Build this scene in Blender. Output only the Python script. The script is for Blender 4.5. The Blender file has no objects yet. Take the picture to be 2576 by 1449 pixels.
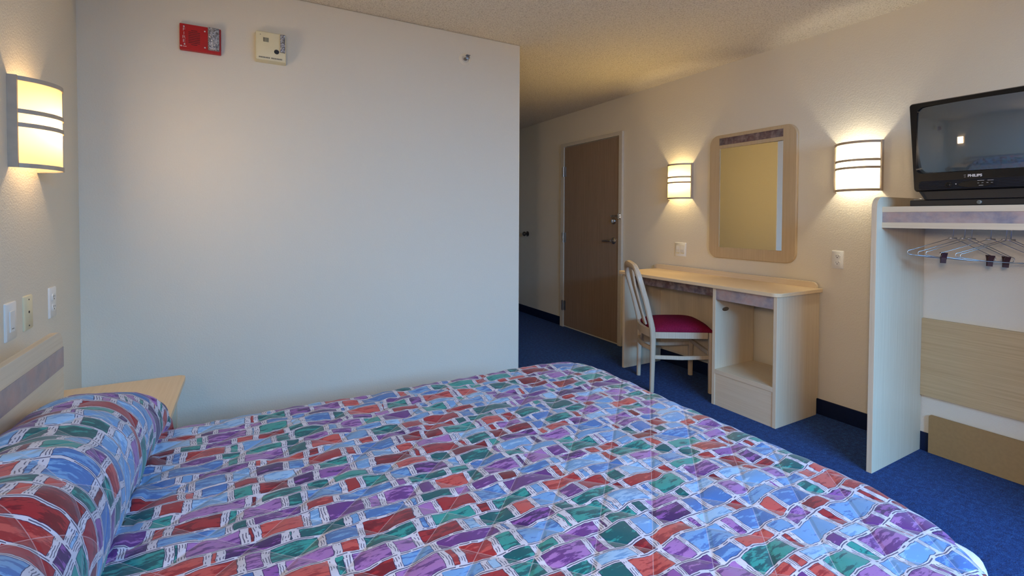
import bpy, bmesh, math, random
from mathutils import Vector, Matrix, noise as mnoise
random.seed(7)
PI = math.pi
SC = bpy.context.scene
COL = SC.collection

# ------------------------------------------------------------------ camera
CAMH = 1.256
YAW, PITCH, ROLL = 0.511033, -0.02173384, 0.00428853
FPX, CYP = 1200.51, 573.295
cd = bpy.data.cameras.new('camera'); cam = bpy.data.objects.new('camera', cd); COL.objects.link(cam)
fw = Vector((math.cos(PITCH)*math.sin(YAW), math.cos(PITCH)*math.cos(YAW), math.sin(PITCH)))
rt = Vector((math.cos(YAW), -math.sin(YAW), 0)); up = rt.cross(fw)
r2 = rt*math.cos(ROLL) + up*math.sin(ROLL); u2 = r2.cross(fw)
cam.matrix_world = Matrix(((r2.x, u2.x, -fw.x, 0), (r2.y, u2.y, -fw.y, 0), (r2.z, u2.z, -fw.z, CAMH), (0, 0, 0, 1)))
cd.sensor_fit = 'HORIZONTAL'; cd.sensor_width = 36; cd.lens = FPX/2576*36
cd.shift_y = (CYP-724.5)/2576; cd.clip_start = 0.02; cd.clip_end = 60
SC.camera = cam

# ------------------------------------------------------------------ world, window light, exposure
WORLD_STR = 0.3
WINDOW_W = 1000.0
w = bpy.data.worlds.new('world'); SC.world = w; w.use_nodes = True
bg = w.node_tree.nodes['Background']; bg.inputs[0].default_value = (0.50, 0.70, 1.0, 1); bg.inputs[1].default_value = WORLD_STR
SC.view_settings.view_transform = 'Standard'; SC.view_settings.look = 'None'
SC.view_settings.gamma = 1.0; SC.view_settings.exposure = 0.02
SC.view_settings.use_curve_mapping = False
# room shell sizes (metres)
XA, XW, YB, YR, YE, CH = -0.655, 3.22, 2.853, -1.60, 6.40, 2.435
XC = 1.658
WX0, WX1, WZ0, WZ1 = 0.30, 2.75, 0.65, 2.15       # window opening in the rear wall
ld = bpy.data.lights.new('daylight', 'AREA'); ld.shape = 'RECTANGLE'; ld.size = 3.6; ld.size_y = 1.7
ld.energy = WINDOW_W; ld.color = (0.19, 0.50, 1.0)
lo = bpy.data.objects.new('daylight', ld); COL.objects.link(lo)
lo.location = ((WX0+WX1)/2-0.1, YR-1.2, 2.75); lo.rotation_euler = (math.radians(70), 0, 0)

# ------------------------------------------------------------------ node helpers
class S:
    """socket wrapper with arithmetic"""
    def __init__(s, nt, sock): s.nt, s.k = nt, sock
    def _m(s, op, *a):
        n = s.nt.nodes.new('ShaderNodeMath'); n.operation = op
        for i, v in enumerate((s,)+a):
            if isinstance(v, S): s.nt.links.new(v.k, n.inputs[i])
            else: n.inputs[i].default_value = v
        return S(s.nt, n.outputs[0])
    def __add__(s, o): return s._m('ADD', o)
    def __sub__(s, o): return s._m('SUBTRACT', o)
    def __mul__(s, o): return s._m('MULTIPLY', o)
    def __truediv__(s, o): return s._m('DIVIDE', o)
    def rsub(s, o): return (s*-1.0)+o
    def floor(s): return s._m('FLOOR')
    def frac(s): return s._m('FRACT')
    def abs(s): return s._m('ABSOLUTE')
    def sin(s): return s._m('SINE')
    def lt(s, o): return s._m('LESS_THAN', o)
    def gt(s, o): return s._m('GREATER_THAN', o)
    def min(s, o): return s._m('MINIMUM', o)
    def max(s, o): return s._m('MAXIMUM', o)
    def smooth(s, a, b):
        n = s.nt.nodes.new('ShaderNodeMapRange'); n.interpolation_type = 'SMOOTHSTEP'
        s.nt.links.new(s.k, n.inputs['Value']); n.inputs['From Min'].default_value = a; n.inputs['From Max'].default_value = b
        return S(s.nt, n.outputs[0])

def vec(nt, x, y, z=0.0):
    n = nt.nodes.new('ShaderNodeCombineXYZ')
    for i, v in enumerate((x, y, z)):
        if isinstance(v, S): nt.links.new(v.k, n.inputs[i])
        else: n.inputs[i].default_value = v
    return n.outputs[0]
def noise(nt, v, scale, detail=2, rough=0.5, out=0):
    n = nt.nodes.new('ShaderNodeTexNoise'); nt.links.new(v, n.inputs['Vector'])
    n.inputs['Scale'].default_value = scale; n.inputs['Detail'].default_value = detail; n.inputs['Roughness'].default_value = rough
    return S(nt, n.outputs[out])
def white(nt, v):
    n = nt.nodes.new('ShaderNodeTexWhiteNoise'); n.noise_dimensions = '3D'; nt.links.new(v, n.inputs['Vector'])
    return S(nt, n.outputs['Value'])
def ramp(nt, f, stops, mode='LINEAR'):
    n = nt.nodes.new('ShaderNodeValToRGB'); nt.links.new(f.k, n.inputs[0]); cr = n.color_ramp; cr.interpolation = mode
    while len(cr.elements) < len(stops): cr.elements.new(0.5)
    for e, (p, c) in zip(cr.elements, stops): e.position = p; e.color = (*c, 1)
    return n.outputs[0]
def mixc(nt, f, a, b):
    n = nt.nodes.new('ShaderNodeMix'); n.data_type = 'RGBA'
    if isinstance(f, S): nt.links.new(f.k, n.inputs[0])
    else: n.inputs[0].default_value = f
    for i, v in ((6, a), (7, b)):
        if isinstance(v, tuple): n.inputs[i].default_value = (*v, 1)
        else: nt.links.new(v, n.inputs[i])
    return n.outputs[2]
def coords(nt, kind='Object'):
    n = nt.nodes.new('ShaderNodeTexCoord'); return n.outputs[kind]
def sep(nt, v):
    n = nt.nodes.new('ShaderNodeSeparateXYZ'); nt.links.new(v, n.inputs[0]); return [S(nt, o) for o in n.outputs]
def bump(nt, h, bsdf, strength, dist):
    n = nt.nodes.new('ShaderNodeBump'); n.inputs['Strength'].default_value = strength; n.inputs['Distance'].default_value = dist
    nt.links.new(h.k, n.inputs['Height']); nt.links.new(n.outputs[0], bsdf.inputs['Normal'])
def sr(r, g, b):
    f = lambda c: ((c/255+0.055)/1.055)**2.4 if c > 10 else c/255/12.92
    return (f(r), f(g), f(b))
def mat(name, color=(0.5, 0.5, 0.5), rough=0.5, metal=0.0, spec=0.5):
    m = bpy.data.materials.new(name); m.use_nodes = True; nt = m.node_tree; b = nt.nodes['Principled BSDF']
    b.inputs['Base Color'].default_value = (*color, 1); b.inputs['Roughness'].default_value = rough
    b.inputs['Metallic'].default_value = metal; b.inputs['Specular IOR Level'].default_value = spec
    return m, nt, b
def simple(name, color, rough=0.5, metal=0.0, spec=0.5, var=0.06, scale=30):
    m, nt, b = mat(name, color, rough, metal, spec)
    f = noise(nt, coords(nt), scale, 3)
    lo_ = tuple(c*(1-var) for c in color); hi_ = tuple(min(1, c*(1+var)) for c in color)
    nt.links.new(ramp(nt, f, [(0.35, lo_), (0.65, hi_)]), b.inputs['Base Color'])
    return m

# ------------------------------------------------------------------ materials
M = {}
def plaster(name, color, sc, st, dist):
    m, nt, b = mat(name, color, 0.75, 0, 0.25)
    v = coords(nt)
    h = noise(nt, v, sc, 2, 0.55)*1.0 + noise(nt, v, sc*2.7, 1)*0.4
    bump(nt, h, b, st, dist)
    big = noise(nt, v, 1.3, 2)
    nt.links.new(mixc(nt, big, tuple(c*0.97 for c in color), color), b.inputs['Base Color'])
    return m
M['wall'] = plaster('wall_paint', sr(228, 219, 199), 130, 0.38, 0.003)
def popcorn():
    m, nt, b = mat('ceiling_texture', sr(215, 203, 183), 0.85, 0, 0.2)
    v = coords(nt)
    n = nt.nodes.new('ShaderNodeTexVoronoi'); nt.links.new(v, n.inputs['Vector']); n.inputs['Scale'].default_value = 150
    d = S(nt, n.outputs['Distance'])
    h = d.rsub(1.0)*0.7 + noise(nt, v, 90, 4, 0.7)
    bump(nt, h, b, 0.75, 0.006)
    nt.links.new(ramp(nt, h, [(0.55, sr(206, 193, 170)), (0.95, sr(238, 228, 208))]), b.inputs['Base Color'])
    return m
M['ceiling'] = popcorn()
def carpet():
    m, nt, b = mat('blue_carpet', sr(14, 58, 140), 0.95, 0, 0.05)
    v = coords(nt)
    f = noise(nt, v, 210, 3, 0.8); g = noise(nt, v, 45, 2)
    k = f*0.75 + g*0.25
    nt.links.new(ramp(nt, k, [(0.36, sr(2, 22, 62)), (0.50, sr(7, 52, 118)), (0.66, sr(52, 108, 166))]), b.inputs['Base Color'])
    bump(nt, f, b, 0.9, 0.006)
    b.inputs['Sheen Weight'].default_value = 0.1
    return m
M['carpet'] = carpet()
M['base_blue'] = simple('navy_vinyl_base', sr(9, 24, 56), 0.5, 0, 0.3)
def wood(name, axis, light=sr(226, 208, 178), dark=sr(216, 196, 164), rough=0.42):
    m, nt, b = mat(name, light, rough, 0, 0.4)
    x, y, z = sep(nt, coords(nt))
    sc = [130.0, 130.0, 130.0]; sc['xyz'.index(axis)] = 2.2
    v = vec(nt, x*sc[0], y*sc[1], z*sc[2])
    f = noise(nt, v, 1.0, 3, 0.6); f2 = noise(nt, vec(nt, x*sc[0]*4, y*sc[1]*4, z*sc[2]*6), 1.0, 2)
    nt.links.new(ramp(nt, f*0.7+f2*0.3, [(0.33, dark), (0.62, light)]), b.inputs['Base Color'])
    return m
M['wood_z'] = wood('maple_laminate_upright', 'z')
M['wood_y'] = wood('maple_laminate_lengthwise', 'y')
M['wood_x'] = wood('maple_laminate_crosswise', 'x')
M['top'] = wood('maple_laminate_worktop', 'y', sr(234, 208, 168), sr(226, 198, 156))
M['panelwood'] = wood('oak_panel', 'y', sr(204, 178, 134), sr(186, 158, 116))
M['frame_wood'] = wood('mirror_frame_wood', 'z', sr(200, 178, 142), sr(190, 166, 130))
M['door'] = wood('door_veneer', 'z', sr(156, 132, 110), sr(136, 114, 94))
M['chairwood'] = wood('chair_wood', 'z', sr(212, 194, 168), sr(196, 176, 148), 0.35)
M['hardboard'] = simple('brown_hardboard', sr(164, 132, 88), 0.6, 0, 0.2, 0.04, 60)
def marble(name, a, b_, c):
    m, nt, b = mat(name, a, 0.4)
    v = coords(nt); f = noise(nt, v, 9, 6, 0.65); g = noise(nt, v, 22, 4, 0.6)
    c1 = ramp(nt, f, [(0.35, a), (0.5, b_), (0.65, c)])
    nt.links.new(mixc(nt, g.smooth(0.35, 0.7)*0.4, c1, sr(190, 176, 170)), b.inputs['Base Color'])
    return m
M['marble'] = marble('mauve_marbled_laminate', sr(132, 128, 138), sr(166, 146, 140), sr(184, 150, 138))
M['marble_dark'] = marble('dark_marbled_laminate', sr(84, 78, 86), sr(92, 70, 72), sr(112, 82, 80))
M['trim'] = simple('beige_door_frame', sr(205, 196, 178), 0.4, 0, 0.4, 0.02)
M['white_plastic'] = simple('white_plastic', sr(232, 230, 222), 0.35, 0, 0.5, 0.01)
M['ivory_plastic'] = simple('ivory_plastic', sr(226, 216, 178), 0.4, 0, 0.5, 0.01)
M['dark'] = simple('dark_slot', sr(18, 16, 18), 0.6)
M['chrome'] = simple('chrome', (0.66, 0.65, 0.62), 0.3, 1.0)
M['satin_metal'] = simple('satin_nickel', (0.42, 0.40, 0.38), 0.32, 1.0)
M['dark_metal'] = simple('dark_bronze', (0.10, 0.085, 0.075), 0.35, 0.9)
M['sconce_metal'] = simple('painted_sconce_metal', sr(186, 170, 150), 0.5, 0.0)
M['red'] = simple('red_alarm_plastic', sr(178, 8, 10), 0.4, 0, 0.5, 0.03)
M['white_ink'] = simple('white_ink', sr(225, 215, 210), 0.5)
M['black_plastic'] = simple('black_plastic', sr(24, 24, 25), 0.38, 0, 0.5, 0.1)
M['black_gloss'] = simple('black_gloss_plastic', sr(12, 12, 13), 0.3, 0, 0.3, 0.05)
M['grey_lock'] = simple('grey_lock', sr(120, 125, 120), 0.4, 0.3)
M['silver_ink'] = simple('silver_ink', sr(215, 212, 210), 0.35, 0.3)
M['orange_pilot'] = simple('brown_clip_plastic', sr(70, 42, 40), 0.35, 0, 0.5, 0.1)
def clear_lens():
    m, nt, b = mat('clear_strobe_lens', (0.82, 0.84, 0.86), 0.12, 0, 0.6)
    v = coords(nt)
    n = nt.nodes.new('ShaderNodeTexVoronoi'); nt.links.new(v, n.inputs['Vector']); n.inputs['Scale'].default_value = 150
    d = S(nt, n.outputs['Distance'])
    nt.links.new(ramp(nt, d, [(0.15, sr(205, 205, 208)), (0.45, sr(170, 170, 174)), (0.75, sr(120, 118, 122))]), b.inputs['Base Color'])
    bump(nt, d, b, 0.8, 0.004); b.inputs['Metallic'].default_value = 0.35
    return m
M['lens'] = clear_lens()
def crt():
    m, nt, b = mat('crt_glass', (0.052, 0.070, 0.076), 0.03, 0, 1.0)
    b.inputs['Coat Weight'].default_value = 1.0; b.inputs['Coat IOR'].default_value = 1.7; b.inputs['Coat Roughness'].default_value = 0.03
    return m
M['crt'] = crt()
def mirror():
    m, nt, b = mat('mirror_glass', (0.80, 0.80, 0.78), 0.0, 1.0)
    return m
M['mirror'] = mirror()
def tvgrill():
    m, nt, b = mat('ribbed_black_plastic', sr(26, 26, 27), 0.4)
    x, y, z = sep(nt, coords(nt))
    h = (z*(2*PI/0.006)).sin()
    bump(nt, h, b, 0.6, 0.002)
    nt.links.new(ramp(nt, h*0.5+0.5, [(0.3, sr(12, 12, 13)), (0.8, sr(40, 40, 42))]), b.inputs['Base Color'])
    return m
M['grill'] = tvgrill()
def seat_cloth():
    m, nt, b = mat('maroon_seat_cloth', sr(150, 22, 66), 0.8, 0, 0.2)
    v = coords(nt); x, y, z = sep(nt, v)
    f = noise(nt, vec(nt, x*90, y*500, z*90), 1.0, 3, 0.6)
    nt.links.new(ramp(nt, f, [(0.3, sr(104, 8, 36)), (0.7, sr(150, 26, 68))]), b.inputs['Base Color'])
    bump(nt, f, b, 0.4, 0.002)
    return m
M['seat'] = seat_cloth()
def diffuser(name, col, em):
    m = bpy.data.materials.new(name); m.use_nodes = True; nt = m.node_tree; nt.nodes.clear()
    out = nt.nodes.new('ShaderNodeOutputMaterial'); tr = nt.nodes.new('ShaderNodeBsdfTranslucent'); e = nt.nodes.new('ShaderNodeEmission')
    df = nt.nodes.new('ShaderNodeBsdfDiffuse'); df.inputs[0].default_value = (0.8, 0.76, 0.68, 1)
    tr.inputs[0].default_value = (col[0]*0.62, col[1]*0.62, col[2]*0.62, 1); e.inputs[0].default_value = (*col, 1)
    z = sep(nt, coords(nt))[2]; x = sep(nt, coords(nt))[0]
    g = ((z*z)*42.0 + (x*x)*26.0).rsub(1.0).max(0.25)
    k = g*em; nt.links.new(k.k, e.inputs[1])
    mx = nt.nodes.new('ShaderNodeMixShader'); mx.inputs[0].default_value = 0.4
    nt.links.new(tr.outputs[0], mx.inputs[1]); nt.links.new(df.outputs[0], mx.inputs[2])
    ad = nt.nodes.new('ShaderNodeAddShader'); nt.links.new(mx.outputs[0], ad.inputs[0]); nt.links.new(e.outputs[0], ad.inputs[1])
    nt.links.new(ad.outputs[0], out.inputs[0])
    return m
def glass():
    m = bpy.data.materials.new('window_glass'); m.use_nodes = True; nt = m.node_tree; nt.nodes.clear()
    out = nt.nodes.new('ShaderNodeOutputMaterial'); t = nt.nodes.new('ShaderNodeBsdfTransparent'); g = nt.nodes.new('ShaderNodeBsdfGlossy')
    g.inputs['Roughness'].default_value = 0.02
    mx = nt.nodes.new('ShaderNodeMixShader'); mx.inputs[0].default_value = 0.06
    nt.links.new(t.outputs[0], mx.inputs[1]); nt.links.new(g.outputs[0], mx.inputs[2]); nt.links.new(mx.outputs[0], out.inputs[0])
    return m
M['glass'] = glass()
QA, QB, QS1, QS2 = 0.019, 0.973, 0.110, 0.106      # quilting lattice (offsets, spacings)
def bedspread_mat():
    m, nt, b = mat('patchwork_bedspread_cloth', (0.5, 0.5, 0.6), 0.55, 0, 0.3)
    uvn = nt.nodes.new('ShaderNodeUVMap'); uvn.uv_map = 'UVMap'
    u, v, _ = sep(nt, uvn.outputs[0])
    base = vec(nt, u, v, 0.0)
    # hand-drawn wobble of the rows
    wob = noise(nt, vec(nt, u*7.0, v*4.0), 1.0, 2) - 0.5
    wob2 = noise(nt, vec(nt, u*26.0, v*12.0), 1.0, 2) - 0.5
    vv = v + wob*0.040 + wob2*0.007 + u*0.01
    uu = u + (noise(nt, vec(nt, u*9.0, v*9.0, 5.0), 1.0, 1)-0.5)*0.018 + (noise(nt, vec(nt, u*30.0, v*40.0, 9.0), 1.0, 1)-0.5)*0.006
    P = 0.090
    r = vv/P; ri = r.floor(); rf = r.frac()
    jr = (white(nt, vec(nt, ri, 3.0, 1.0))-0.5)*0.12
    split = jr+0.60
    hi = rf.gt(split)                                   # 0: tall row, 1: low row
    row = ri*2.0+hi
    t0 = rf.min(rf*0.0+10)                              # position from the lower edge
    d_lo = rf + hi*(split*-1.0)
    d_hi = (split-rf)*(hi.rsub(1.0)) + (rf.rsub(1.0))*hi
    dv = d_lo.min(d_hi)*P
    # bricks along the row
    sh = white(nt, vec(nt, row, 11.0, 2.0))
    W = (white(nt, vec(nt, row, 21.0, 2.0))*0.05) + 0.122
    q = uu/W + sh*7.3; qi = q.floor(); qf = q.frac()
    b1 = (white(nt, vec(nt, qi, row, 4.0))-0.5)*0.34 + 0.70
    s1 = qf.gt(b1)
    cell = qi*2.0+s1
    e_lo = qf + s1*(b1*-1.0)
    e_hi = (b1-qf)*(s1.rsub(1.0)) + (qf.rsub(1.0))*s1
    du = e_lo.min(e_hi)*W
    rnd = white(nt, vec(nt, cell, row, 7.0)); rnd2 = white(nt, vec(nt, cell, row, 17.0))
    light = ramp(nt, rnd, [(0.0, sr(106, 152, 200)), (0.19, sr(44, 142, 136)), (0.39, sr(156, 108, 172)), (0.56, sr(186, 78, 72)), (0.68, sr(148, 186, 220)), (0.80, sr(150, 34, 42)), (0.91, sr(132, 78, 152))], 'CONSTANT')
    darkc = ramp(nt, rnd, [(0.0, sr(66, 108, 170)), (0.19, sr(6, 82, 88)), (0.39, sr(96, 50, 120)), (0.56, sr(146, 38, 42)), (0.68, sr(104, 150, 198)), (0.80, sr(108, 14, 30)), (0.91, sr(62, 28, 88))], 'CONSTANT')
    wc = noise(nt, vec(nt, u*20.0, v*80.0, 2.0), 1.0, 4, 0.65)
    k = (wc+(rnd2-0.5)*0.22).smooth(0.46, 0.53)
    brick = mixc(nt, k, light, darkc)
    # outline of the brick and white gaps with navy brush strokes
    jit = (noise(nt, vec(nt, u*60.0, v*60.0, 3.0), 1.0, 2)-0.5)*0.004
    gu, gv = 0.0072, 0.0034
    inside = (du+jit).gt(gu)*(dv+jit).gt(gv)
    rim = ((du+jit).gt(gu+0.0013)*(dv+jit).gt(gv+0.0012)).rsub(1.0)*inside
    brk = noise(nt, vec(nt, u*34.0, v*34.0, 8.0), 1.0, 1).gt(0.43)
    navy = sr(34, 30, 76)
    col = mixc(nt, rim*brk*0.9, brick, navy)
    strokes_v = ((uu*(2*PI/0.0050)+noise(nt, vec(nt, u*20.0, v*90.0), 1.0, 1)*6.0).sin()).gt(0.45)*(du.lt(gu))*(dv.gt(gv+0.002))
    strokes_h = (dv.lt(0.0012))*(noise(nt, vec(nt, u*40.0, v*10.0, 6.0), 1.0, 1).gt(0.42))
    sb = (strokes_v*noise(nt, vec(nt, u*60.0, v*60.0, 12.0), 1.0, 1).gt(0.47)).max(strokes_h)
    whitec = mixc(nt, noise(nt, vec(nt, u*12.0, v*12.0), 1.0, 2), sr(180, 180, 196), sr(216, 212, 220))
    gap = mixc(nt, sb*0.85, whitec, navy)
    col = mixc(nt, inside, gap, col)
    # quilting stitches
    la = (((u-v)*(1/math.sqrt(2))-QA)/QS1 + 0.5).frac()-0.5
    lb = (((u+v)*(1/math.sqrt(2))-QB)/QS2 + 0.5).frac()-0.5
    dq = (la.abs()*QS1).min(lb.abs()*QS2)
    st = dq.lt(0.0007)
    col = mixc(nt, st*0.4, col, sr(210, 196, 200))
    nt.links.new(col, b.inputs['Base Color'])
    h = dq.smooth(0.0, 0.010)*0.6 + noise(nt, base, 14, 3)*0.5
    bump(nt, h, b, 0.5, 0.006)
    b.inputs['Sheen Weight'].default_value = 0.15
    return m
M['bedspread'] = bedspread_mat()

# ------------------------------------------------------------------ mesh helpers
def NB(): return bmesh.new()
def box(bm, x0, x1, y0, y1, z0, z1):
    vs = [bm.verts.new(p) for p in ((x0,y0,z0),(x1,y0,z0),(x1,y1,z0),(x0,y1,z0),(x0,y0,z1),(x1,y0,z1),(x1,y1,z1),(x0,y1,z1))]
    for f in ((3,2,1,0),(4,5,6,7),(0,1,5,4),(1,2,6,5),(2,3,7,6),(3,0,4,7)): bm.faces.new([vs[i] for i in f])
def loft(bm, loops, cap0=True, cap1=True, closed=True):
    L = [[bm.verts.new(p) for p in lp] for lp in loops]
    for a, b in zip(L, L[1:]):
        n = len(a); rng = range(n) if closed else range(n-1)
        for i in rng:
            j = (i+1) % n
            bm.faces.new((a[i], a[j], b[j], b[i]))
    if cap0: bm.faces.new(list(reversed(L[0])))
    if cap1: bm.faces.new(L[-1])
    return L
def frame_axes(d):
    d = d.normalized(); a = Vector((0,0,1)) if abs(d.z) < 0.9 else Vector((1,0,0))
    s = d.cross(a).normalized(); return s, s.cross(d).normalized()
def tube(bm, pts, r, n=8, closed=False):
    pts = [Vector(p) for p in pts]; loops = []; N = len(pts); ps = None
    for i, p in enumerate(pts):
        a = pts[i-1] if (i > 0 or closed) else p; b = pts[(i+1) % N] if (i < N-1 or closed) else p
        d = (b-a).normalized()
        if ps is None: s, t = frame_axes(d)
        else:
            s = (ps - d*ps.dot(d)).normalized(); t = s.cross(d)
        ps = s
        rr = r[i] if isinstance(r, (list, tuple)) else r
        loops.append([p + s*math.cos(2*PI*k/n)*rr + t*math.sin(2*PI*k/n)*rr for k in range(n)])
    if closed: loops.append(loops[0])
    loft(bm, loops, not closed, not closed)
def sweep(bm, pts, w, h, side=None):
    """rectangular bar along pts; side = fixed sideways axis; w across side, h across the other"""
    pts = [Vector(p) for p in pts]; loops = []
    for i, p in enumerate(pts):
        a = pts[max(i-1, 0)]; b = pts[min(i+1, len(pts)-1)]; d = (b-a).normalized()
        s = Vector(side) if side else frame_axes(d)[0]
        s = (s-d*s.dot(d)).normalized(); t = s.cross(d)
        ww = w[i] if isinstance(w, (list, tuple)) else w; hh = h[i] if isinstance(h, (list, tuple)) else h
        c = 0.22*min(ww, hh)
        q = [(ww/2-c, hh/2), (ww/2, hh/2-c), (ww/2, -hh/2+c), (ww/2-c, -hh/2), (-ww/2+c, -hh/2), (-ww/2, -hh/2+c), (-ww/2, hh/2-c), (-ww/2+c, hh/2)]
        loops.append([p+s*x+t*y for x, y in q])
    loft(bm, loops)
def cyl(bm, c, axis, r, h, n=24, r1=None):
    c = Vector(c); ax = Vector(axis).normalized(); s, t = frame_axes(ax); r1 = r if r1 is None else r1
    loft(bm, [[c + s*math.cos(2*PI*k/n)*rr + t*math.sin(2*PI*k/n)*rr + ax*hh for k in range(n)] for rr, hh in ((r, 0), (r1, h))])
def lathe(bm, c, axis, prof, n=24):
    c = Vector(c); ax = Vector(axis).normalized(); s, t = frame_axes(ax)
    loft(bm, [[c + s*math.cos(2*PI*k/n)*rr + t*math.sin(2*PI*k/n)*rr + ax*hh for k in range(n)] for rr, hh in prof])
def rrect(x0, x1, y0, y1, r, n=6):
    """rounded rectangle; r = radius or (r for corners x1y1, x0y1, x0y0, x1y0)"""
    rs = r if isinstance(r, (list, tuple)) else (r,)*4; out = []
    for k, (cx, cy, sx, sy) in enumerate(((x1, y1, -1, -1), (x0, y1, 1, -1), (x0, y0, 1, 1), (x1, y0, -1, 1))):
        R = max(rs[k], 1e-5)
        for i in range(n+1):
            a = PI/2*k + PI/2*i/n
            out.append((cx+sx*R+R*math.cos(a), cy+sy*R+R*math.sin(a)))
    return out
def prism(bm, pts2, axis, a, b):
    """extrude a 2-D outline along an axis; the outline lies in the other two axes in order"""
    def P(p, d): return {'x': (d, p[0], p[1]), 'y': (p[0], d, p[1]), 'z': (p[0], p[1], d)}[axis]
    loft(bm, [[P(p, a) for p in pts2], [P(p, b) for p in pts2]])
def obj(name, bm, m, parent=None, smooth=False, bevel=0, label=None, seg=2):
    bmesh.ops.remove_doubles(bm, verts=bm.verts, dist=1e-6)
    bmesh.ops.recalc_face_normals(bm, faces=bm.faces)
    me = bpy.data.meshes.new(name); bm.to_mesh(me); bm.free()
    o = bpy.data.objects.new(name, me); COL.objects.link(o)
    if m is not None: me.materials.append(m)
    if parent is not None:
        o.parent = parent; o.location = Vector((0,0,0))-Vector((0,0,0))
    if bevel:
        md = o.modifiers.new('bevel', 'BEVEL'); md.width = bevel; md.segments = seg; md.limit_method = 'ANGLE'; md.angle_limit = math.radians(40)
    if smooth:
        for p in me.polygons: p.use_smooth = True
        if smooth != 'all' and not bevel:
            try: me.set_sharp_from_angle(angle=math.radians(40))
            except Exception: pass
    if label: o['label'] = label
    return o
def shift(bm, d):
    bmesh.ops.translate(bm, verts=bm.verts, vec=Vector(d))
def thing(name, label, cat, loc=(0,0,0), rot=(0,0,0), group=None):
    o = bpy.data.objects.new(name, None); COL.objects.link(o); o.location = loc; o.rotation_euler = rot; o.empty_display_size = 0.05
    o['label'] = label; o['category'] = cat
    if group: o['group'] = group
    return o
def tag(o, label, cat, group=None):
    o['label'] = label; o['category'] = cat
    if group: o['group'] = group
    return o
def struct(name, bm, m, **k):
    o = obj(name, bm, m, **k); o['kind'] = 'structure'; return o
def copy_tree(o, parent=None):
    c = o.copy(); COL.objects.link(c); c.parent = parent
    for ch in list(o.children): copy_tree(ch, c)
    return c

# ------------------------------------------------------------------ room shell
T = 0.12
def sbox(name, m, *a):
    bm = NB(); box(bm, *a); return struct(name, bm, m)
sbox('floor', M['carpet'], XA-T, XW+T, YR-T, YE+T, -0.1, 0)
sbox('ceiling', M['ceiling'], XA-T, XW+T, YR-T, YE+T, CH, CH+0.1)
sbox('wall_left', M['wall'], XA-T, XA, YR-T, YB+T, 0, CH)
bm = NB(); prism(bm, [(XA-0.05, YB), (XC, YB), (XC, YE+0.02), (XC-T, YE+0.02), (XC-T, YB+T), (XA-0.05, YB+T)], 'z', 0, CH)
struct('wall_center', bm, M['wall'], bevel=0.006)
sbox('wall_right', M['wall'], XW, XW+T, YR-T, YE+T, 0, CH)
sbox('wall_far', M['wall'], XC-T, XW, YE, YE+T, 0, CH)
bm = NB()
box(bm, XA, WX0, YR-T, YR, 0, CH); box(bm, WX1, XW, YR-T, YR, 0, CH); box(bm, WX0, WX1, YR-T, YR, 0, WZ0); box(bm, WX0, WX1, YR-T, YR, WZ1, CH)
struct('wall_rear', bm, M['wall'])
win = bpy.data.objects.new('window_1', None); COL.objects.link(win); win['kind'] = 'structure'
bm = NB()
for a in ((WX0, WX0+0.05, WZ0, WZ1), (WX1-0.05, WX1, WZ0, WZ1), ((WX0+WX1)/2-0.02, (WX0+WX1)/2+0.02, WZ0, WZ1), (WX0+0.05, WX1-0.05, WZ0, WZ0+0.05), (WX0+0.05, WX1-0.05, WZ1-0.05, WZ1)):
    box(bm, a[0], a[1], YR-0.09, YR-0.04, a[2], a[3])
obj('window_frame', bm, M['white_plastic'], win)
bm = NB(); box(bm, WX0+0.04, WX1-0.04, YR-0.068, YR-0.063, WZ0+0.04, WZ1-0.04); obj('pane', bm, M['glass'], win)
# baseboards
BH, BT = 0.10, 0.008
def baseb(name, x0, x1, y0, y1):
    bm = NB(); box(bm, x0, x1, y0, y1, 0, BH); struct(name, bm, M['base_blue'], bevel=0.003)
bm = NB(); box(bm, XW-BT, XW, YR, 3.518, 0, BH); box(bm, XW-BT, XW, 4.56, YE, 0, BH); struct('baseboard_right', bm, M['base_blue'], bevel=0.003)
baseb('baseboard_left', XA, XA+BT, YR, YB)
bm = NB(); box(bm, XA+BT, XC, YB-BT, YB, 0, BH); box(bm, XC, XC+BT, YB, YE, 0, BH); struct('baseboard_center', bm, M['base_blue'], bevel=0.003)
baseb('baseboard_far', XC+BT, XW-BT, YE-BT, YE)

# ------------------------------------------------------------------ door in the right wall
door = bpy.data.objects.new('door_1', None); COL.objects.link(door); door['kind'] = 'structure'
DY0, DY1, DZ = 3.576, 4.484, 2.056
FX = XW-0.026
bm = NB()
prism(bm, [(DY0-0.052, 0), (DY0-0.004, 0), (DY0-0.004, DZ+0.006), (DY1+0.006, DZ+0.006), (DY1+0.006, 0), (DY1+0.068, 0), (DY1+0.068, DZ+0.045), (DY0-0.052, DZ+0.045)], 'x', FX, XW)
obj('door_frame', bm, M['trim'], door, bevel=0.003)
bm = NB(); box(bm, XW-0.014, XW+0.0, DY0, DY1, 0.018, DZ); obj('door_slab', bm, M['door'], door, bevel=0.002)
for z in (1.78, 1.03, 0.25):
    bm = NB(); cyl(bm, (FX-0.004, DY1+0.008, z-0.055), (0,0,1), 0.0085, 0.11, 12)
    for k in (-0.058, 0.055): cyl(bm, (FX-0.004, DY1+0.008, z+k), (0,0,1), 0.006, 0.004, 10)
    box(bm, FX-0.002, FX+0.004, DY1+0.008, DY1+0.032, z-0.055, z+0.055)
    box(bm, XW-0.018, XW-0.0135, DY1-0.03, DY1+0.008, z-0.055, z+0.055)
    obj('hinge', bm, M['satin_metal'], door, smooth=True)
hx = XW-0.014
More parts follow.
